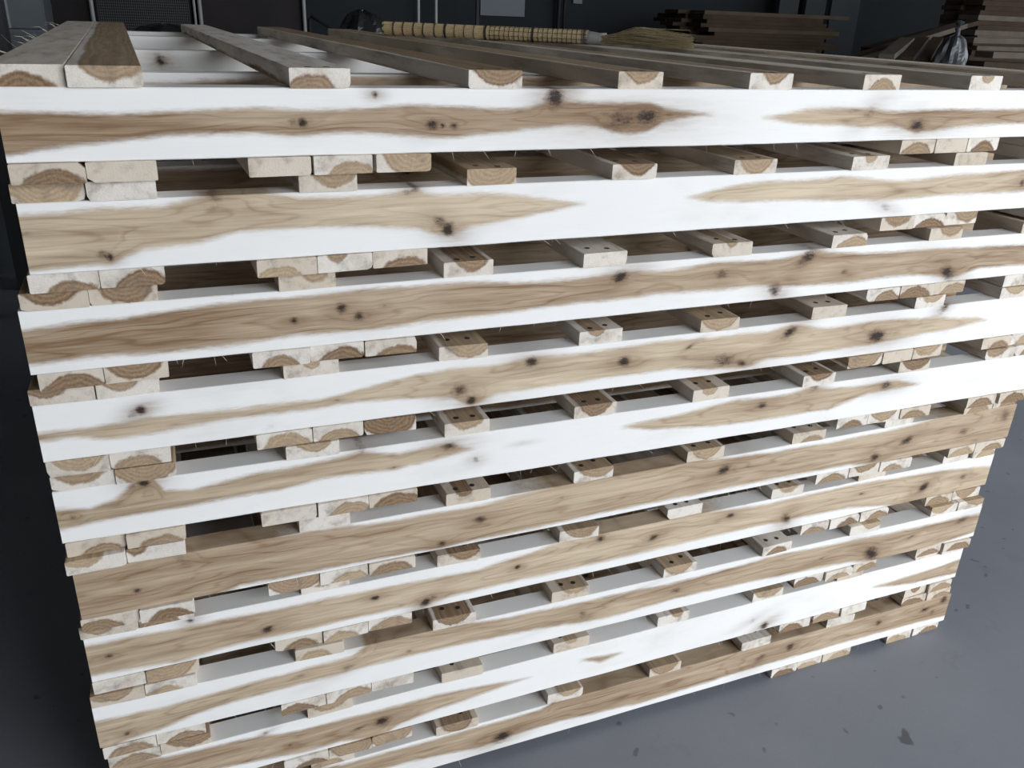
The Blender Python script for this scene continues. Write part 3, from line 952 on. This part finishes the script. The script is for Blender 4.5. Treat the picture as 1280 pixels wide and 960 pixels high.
ups = [bx(115), bx(243), bx(250), bx(380), bx(523), bx(545)]
for u, r in zip(ups, (.012, .008, .012, .011, .010, .010)):
    MB().tube([(u, 0, 0), (u, 0, 2.6)], r, 10).build('upright', M_STEEL, ptn, True)
for a, b, m in ((-.28, ups[0], M_DARK2), (ups[2], ups[3], M_DARK2), (ups[3], ups[4], M_WALL)):
    MB().box(((a + b) / 2, .05, 1.3), (b - a - .03, .02, 2.55)).build('sheet_panel', m, ptn)
MB().box((bx(600), .05, 1.0), (.02, .02, 2.0)).build('post', M_DARK, ptn)
mb = MB()
a, b = ups[0] + .03, ups[1] - .03
for q in range(44):
    x = a + (b - a) * q / 43
    mb.box((x, .02, 1.55), (.0022, .0022, 1.5))
for q in range(104):
    mb.box(((a + b) / 2, .022, .8 + 1.5 * q / 103), (b - a, .0022, .0022))
mp = mb.build('wire_mesh', M_WIRE, ptn)
tag(mp, kind='stuff')
MB().box(((a + b) / 2, .06, 1.3), (b - a + .03, .02, 2.55)).build('sheet_panel', M_DARK, ptn)
MB().box(((ups[0] + ups[4]) / 2, .0, 2.62), (ups[4] - ups[0] + .1, .03, .03)).build('top_rail', M_STEEL, ptn)

# grey steel cabinet, far left, beside a black post
cx1 = float(at_y((55, 12), 4.0)[0])
cab = empty('steel_cabinet', (cx1 - .26, 4.0, 0))
tag(cab, 'grey steel cabinet with two doors standing far left behind the stack', 'cabinet')
zs = float(at_y((30, 38), 4.0)[2])
MB().box((0, .24, .95), (.52, .46, 1.9)).build('body', M_GREYM, cab)
MB().box((.0, .0, (1.88 + zs) / 2 + .005), (.51, .018, 1.88 - zs - .01), b=.003).build('door', M_GREYM, cab)
MB().box((.0, .0, zs / 2 + .02), (.51, .018, zs - .06), b=.003).build('door', M_GREYM, cab)
MB().box((float(at_y((9, 12), 4.0)[0]) - cx1 + .26, -.012, (1.88 + zs) / 2), (.010, .008, 1.86 - zs)).build('edge_strip', M_STEEL, cab)
M_POST = simple('black_painted_post', (0.035, 0.036, 0.038), 0.6, 0.2, 0.2, 3)
pst = MB().box((0, 0, 1.6), (.16, .16, 3.2), b=.01).build('black_post', M_POST)
pst.location = (float(at_y((7, 12), 3.75)[0]) - .09, 3.75, 0)
tag(pst, 'black post at the far left edge in front of the grey cabinet', 'post')


def lump(name, px, y, w, d, h, z0, mat, label, cat, seed):
    """crumpled sheet or bag: a bulging closed mesh with folds"""
    r = np.random.default_rng(seed)
    nu, nv = 26, 14
    ph = r.uniform(0, 6, 8)
    V, F = [], []
    for j in range(nv + 1):
        t = j / nv
        prof = math.sin(math.pi * (.12 + .82 * t)) ** .6 if j < nv else .10
        for i in range(nu):
            a = 2 * math.pi * i / nu
            k = prof * (1 + .10 * math.sin(3 * a + ph[0] + 4 * t) + .08 * math.sin(7 * a + ph[1] - 6 * t) + .05 * math.sin(11 * a + ph[2] + 9 * t))
            V.append((w / 2 * k * math.cos(a), d / 2 * k * math.sin(a), h * t + .02 * h * math.sin(5 * a + ph[3])*(0 if j == 0 else 1)))
    for j in range(nv):
        for i in range(nu):
            i2 = (i + 1) % nu
            F.append((j * nu + i, j * nu + i2, (j + 1) * nu + i2, (j + 1) * nu + i))
    F.append(tuple(reversed(range(nu))))
    F.append(tuple(nv * nu + i for i in range(nu)))
    o = MB().add(V, F).build(name, mat, None, False)
    c = at_y((px, 30), y)
    o.location = (float(c[0]), y, z0)
    tag(o, label, cat)
    return o


M_PLAST = NT('black_plastic_film')
M_PLAST = M_PLAST.done((0.012, 0.012, 0.013), 0.3, 0.5)
# black plastic bundles on a dark bench behind the stack
bench = empty('work_bench', (0.95, 3.35, 0))
tag(bench, 'low dark work bench behind the stack carrying black bundles', 'bench')
MB().box((0, 0, 1.08), (2.3, .6, .05), b=.004).build('bench_top', M_DARK2, bench)
for sx in (-1.08, 1.08):
    for sy in (-.24, .24):
        MB().box((sx, sy, .5275), (.06, .06, 1.055)).build('leg', M_DARK, bench)
lump('plastic_bundle', 206, 3.35, .34, .26, .20, 1.105, M_PLAST, 'crumpled black plastic bundle seen above the rear beam near the left pair of boards', 'bundle', 3)
lump('plastic_bundle', 452, 3.45, .26, .26, .29, 1.105, M_PLAST, 'taller black bundle behind the far end of the third single deck board', 'bundle', 9)
st = empty('bracket_stand', (float(at_y((403, 25), 3.35)[0]), 3.35, 1.105))
tag(st, 'thin black bent metal stand beside the grey upright', 'stand')
MB().tube([(-.065, 0, 0), (-.065, 0, .24), (-.055, 0, .255), (.10, 0, .17), (.10, 0, 0)], .008, 8).build('frame', M_DARK, st, True)
MB().tube([(-.065, 0, .006), (-.065, .14, .006), (.10, .14, .006), (.10, 0, .006)], .006, 8).build('foot', M_DARK, st, True)

# notices and pipes on the back wall
YW_ = WY1 - .012


def sheet(px0, px1, pyb, h, name, label):
    a, b = at_y((px0, pyb), YW_), at_y((px1, pyb), YW_)
    o = MB().box((0, 0, h / 2), (float(b[0] - a[0]), .02, h)).build(name, M_PAPER)
    o.location = (float((a[0] + b[0]) / 2), YW_ + .0019, float((a[2] + b[2]) / 2))
    tag(o, label, 'sheet')


sheet(600, 655, 20, .42, 'notice_board', 'plain grey square sheet on the dark back wall above the broom')
sheet(716, 727, 4.5, .12, 'notice_card', 'small grey card on the dark back wall right of the square sheet')
for px, r in ((699, .016), (706, .013)):
    o = MB().tube([(0, 0, 0), (0, 0, 3.4)], r, 10).build('wall_pipe', M_DARK, None, True)
    o.location = (float(at_y((px, 5), YW_ - .05)[0]), YW_ - .05, 0)
    tag(o, 'thin black vertical pipe on the back wall, %s of the close pair' % ('left' if px < 702 else 'right'), 'pipe', 'pair of wall pipes')


ORD = ['topmost', 'second', 'third', 'fourth', 'fifth', 'sixth', 'seventh', 'eighth', 'ninth', 'tenth', 'eleventh', 'twelfth', 'thirteenth',
       'fourteenth', 'fifteenth', 'sixteenth', 'seventeenth', 'eighteenth', 'nineteenth', 'twentieth', 'twenty-first', 'twenty-second', 'twenty-third', 'twenty-fourth']


def name_layers(objs, what, rows):
    layers = max(l for _, l, _ in objs)
    for o, l, r in objs:
        o['label'] = '%s, %s layer from top, %s row' % (what, ORD[layers - l], rows[r])


def plank_obj(name, L, w, t, M, mat, label, cat, group=None):
    o = MB().box((0, 0, 0), (L, w, t), b=.002).build(name, mat)
    o.matrix_world = M
    tag(o, label, cat, group)
    return o


# stack of old brown planks behind, on a skid
px0, px1 = 872, 1048
yS = 4.05
xa, xb = float(at_y((px0, 40), yS)[0]), float(at_y((px1, 40), yS)[0])
skid = empty('timber_skid', ((xa + xb) / 2, yS + .3, 0))
tag(skid, 'rough dark timber crate under the old brown planks', 'crate')
for q in range(7):
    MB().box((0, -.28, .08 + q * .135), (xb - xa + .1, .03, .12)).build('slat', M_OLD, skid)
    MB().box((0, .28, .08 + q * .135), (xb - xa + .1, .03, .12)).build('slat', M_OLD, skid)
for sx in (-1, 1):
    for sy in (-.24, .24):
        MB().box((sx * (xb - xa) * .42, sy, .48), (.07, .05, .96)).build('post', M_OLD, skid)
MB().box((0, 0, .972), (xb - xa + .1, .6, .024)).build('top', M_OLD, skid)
ztop = float(at_y((960, 19), yS)[2])
rng = np.random.default_rng(11)
zc = .985
n = 0
lst = []
while zc < ztop:
    t = rng.uniform(.020, .030)
    for j in range(3):
        L = (xb - xa) * rng.uniform(.82, 1.06)
        M = Matrix.Translation(((xa + xb) / 2 + rng.uniform(-.08, .08), yS + .1 + j * .19, zc + t / 2)) @ Matrix.Rotation(rng.uniform(-.006, .006), 4, 'Z')
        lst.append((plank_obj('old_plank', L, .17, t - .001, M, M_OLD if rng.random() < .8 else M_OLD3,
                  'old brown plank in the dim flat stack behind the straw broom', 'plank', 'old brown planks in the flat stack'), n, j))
    zc += t
    n += 1
name_layers(lst, 'old plank in the dim stack behind the broom', ('front', 'middle', 'rear'))
# grey boards leaning on the back wall above it
M_LEAN = simple('dark_grey_board', (0.028, 0.031, 0.033), 0.8, 0.1, 0.2, 4)
for a, b, w_ in ((966, 990, 'leftmost'), (999, 1024, 'middle'), (1031, 1066, 'rightmost')):
    xA, xB = float(at_y((a, 10), 5.0)[0]), float(at_y((b, 10), 5.0)[0])
    o = MB().box((0, 0, 1.0), (xB - xA, .03, 2.0), Matrix.Rotation(-.06, 3, 'X') @ Matrix.Rotation(.04, 3, 'Y')).build('leaning_board', M_LEAN)
    o.location = ((xA + xB) / 2, 4.93, 0.012)
    tag(o, 'grey board leaning on the back wall behind the old planks, %s of three' % w_, 'board', 'grey leaning boards')

# loose timber heap at the far right
yH = 2.6
hb = empty('timber_crate', (4.75, 2.95, 0))
tag(hb, 'rough slatted crate under the loose timber at the far right', 'crate')
for q in range(8):
    for sy in (-.52, .52):
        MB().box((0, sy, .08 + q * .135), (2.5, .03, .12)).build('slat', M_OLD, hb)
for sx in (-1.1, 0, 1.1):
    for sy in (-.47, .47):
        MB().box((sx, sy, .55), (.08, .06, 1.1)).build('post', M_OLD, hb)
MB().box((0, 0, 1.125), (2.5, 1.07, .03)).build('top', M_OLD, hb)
ZT = 1.142


def span(p, q, y0, y1, w, t, mat, label, group):
    """a plank between two seen points, at the two given depths"""
    a, b = Vector(at_y(p, y0)), Vector(at_y(q, y1))
    d = (b - a)
    L = d.length
    x = d.normalized()
    yv = Vector((0, 0, 1)).cross(x).normalized()
    z = x.cross(yv)
    c = (a + b) / 2
    M = Matrix(((x.x, yv.x, z.x, c.x), (x.y, yv.y, z.y, c.y), (x.z, yv.z, z.z, c.z), (0, 0, 0, 1)))
    return plank_obj('loose_plank', L, w, t, M, mat, label, 'plank', group)


G = 'loose planks in the heap at the far right'
span((1046, 80), (1200, 32), 2.93, 2.93, .11, .026, M_OLD2, 'long loose plank sloping up to the right across the heap', G)
span((1085, 62), (1215, 28), 3.06, 3.06, .12, .026, M_OLD, 'loose plank sloping up behind the long sloping plank', G)
span((1108, 71), (1134, 50), 2.45, 2.80, .075, .028, M_OLD2, 'short plank pointing towards the camera, leftmost of three beside the bag', G)
span((1134, 74), (1154, 49), 2.48, 2.80, .062, .026, M_OLD, 'short plank pointing towards the camera, middle of three beside the bag', G)
span((1155, 76), (1172, 49), 2.5, 2.80, .058, .026, M_OLD, 'short plank pointing towards the camera, nearest the plastic bag', G)
span((1208, 50), (1300, 52), 2.7, 2.7, .10, .030, M_OLD2, 'level pale slat right of the plastic bag, upper of two', G)
span((1230, 68), (1300, 70), 2.5, 2.5, .12, .032, M_OLD2, 'level pale slat right of the plastic bag, lower of two', G)
span((1216, 82), (1300, 86), 2.50, 2.50, .14, .05, M_OLD, 'thick dark plank lying low right of the plastic bag', G)
# bag
M_BAG = NT('clear_plastic_bag')
M_BAG.b.inputs['Transmission Weight'].default_value = 0.35
M_BAG = M_BAG.done((0.07, 0.075, 0.082), 0.38, 0.4)
bc = at_y((1195, 60), 2.45)
bag = lump('plastic_bag', 1199, 2.40, .17, .14, .25, ZT, M_BAG, 'knotted clear plastic bag standing among the loose timber', 'bag', 21)
nk = MB()
nk.tube([(0, 0, .235), (.004, 0, .262), (-.004, 0, .28), (.006, .004, .31)], [.018, .011, .014, .026], 10).build('knot', M_BAG, bag)
# flat stack of boards behind the heap
rng = np.random.default_rng(4)
xS = float(at_y((1206, 10), 3.3)[0])
zc = ZT
lst = []
for q in range(17):
    t = rng.uniform(.026, .034)
    for j in range(2):
        L = 1.25 + rng.uniform(-.06, .06)
        M = Matrix.Translation((xS + L / 2 + rng.uniform(-.03, .03), 3.24 + j * .165, zc + t / 2)) @ Matrix.Rotation(rng.uniform(-.01, .01), 4, 'Z')
        lst.append((plank_obj('stacked_board', L, .155, t - .001, M, M_OLD2 if rng.random() < .5 else M_OLD,
                  'old board in the flat stack at the upper right corner', 'board', 'old boards stacked at the upper right'), q, j))
    zc += t
name_layers(lst, 'old board in the upper right corner stack', ('front', 'rear'))
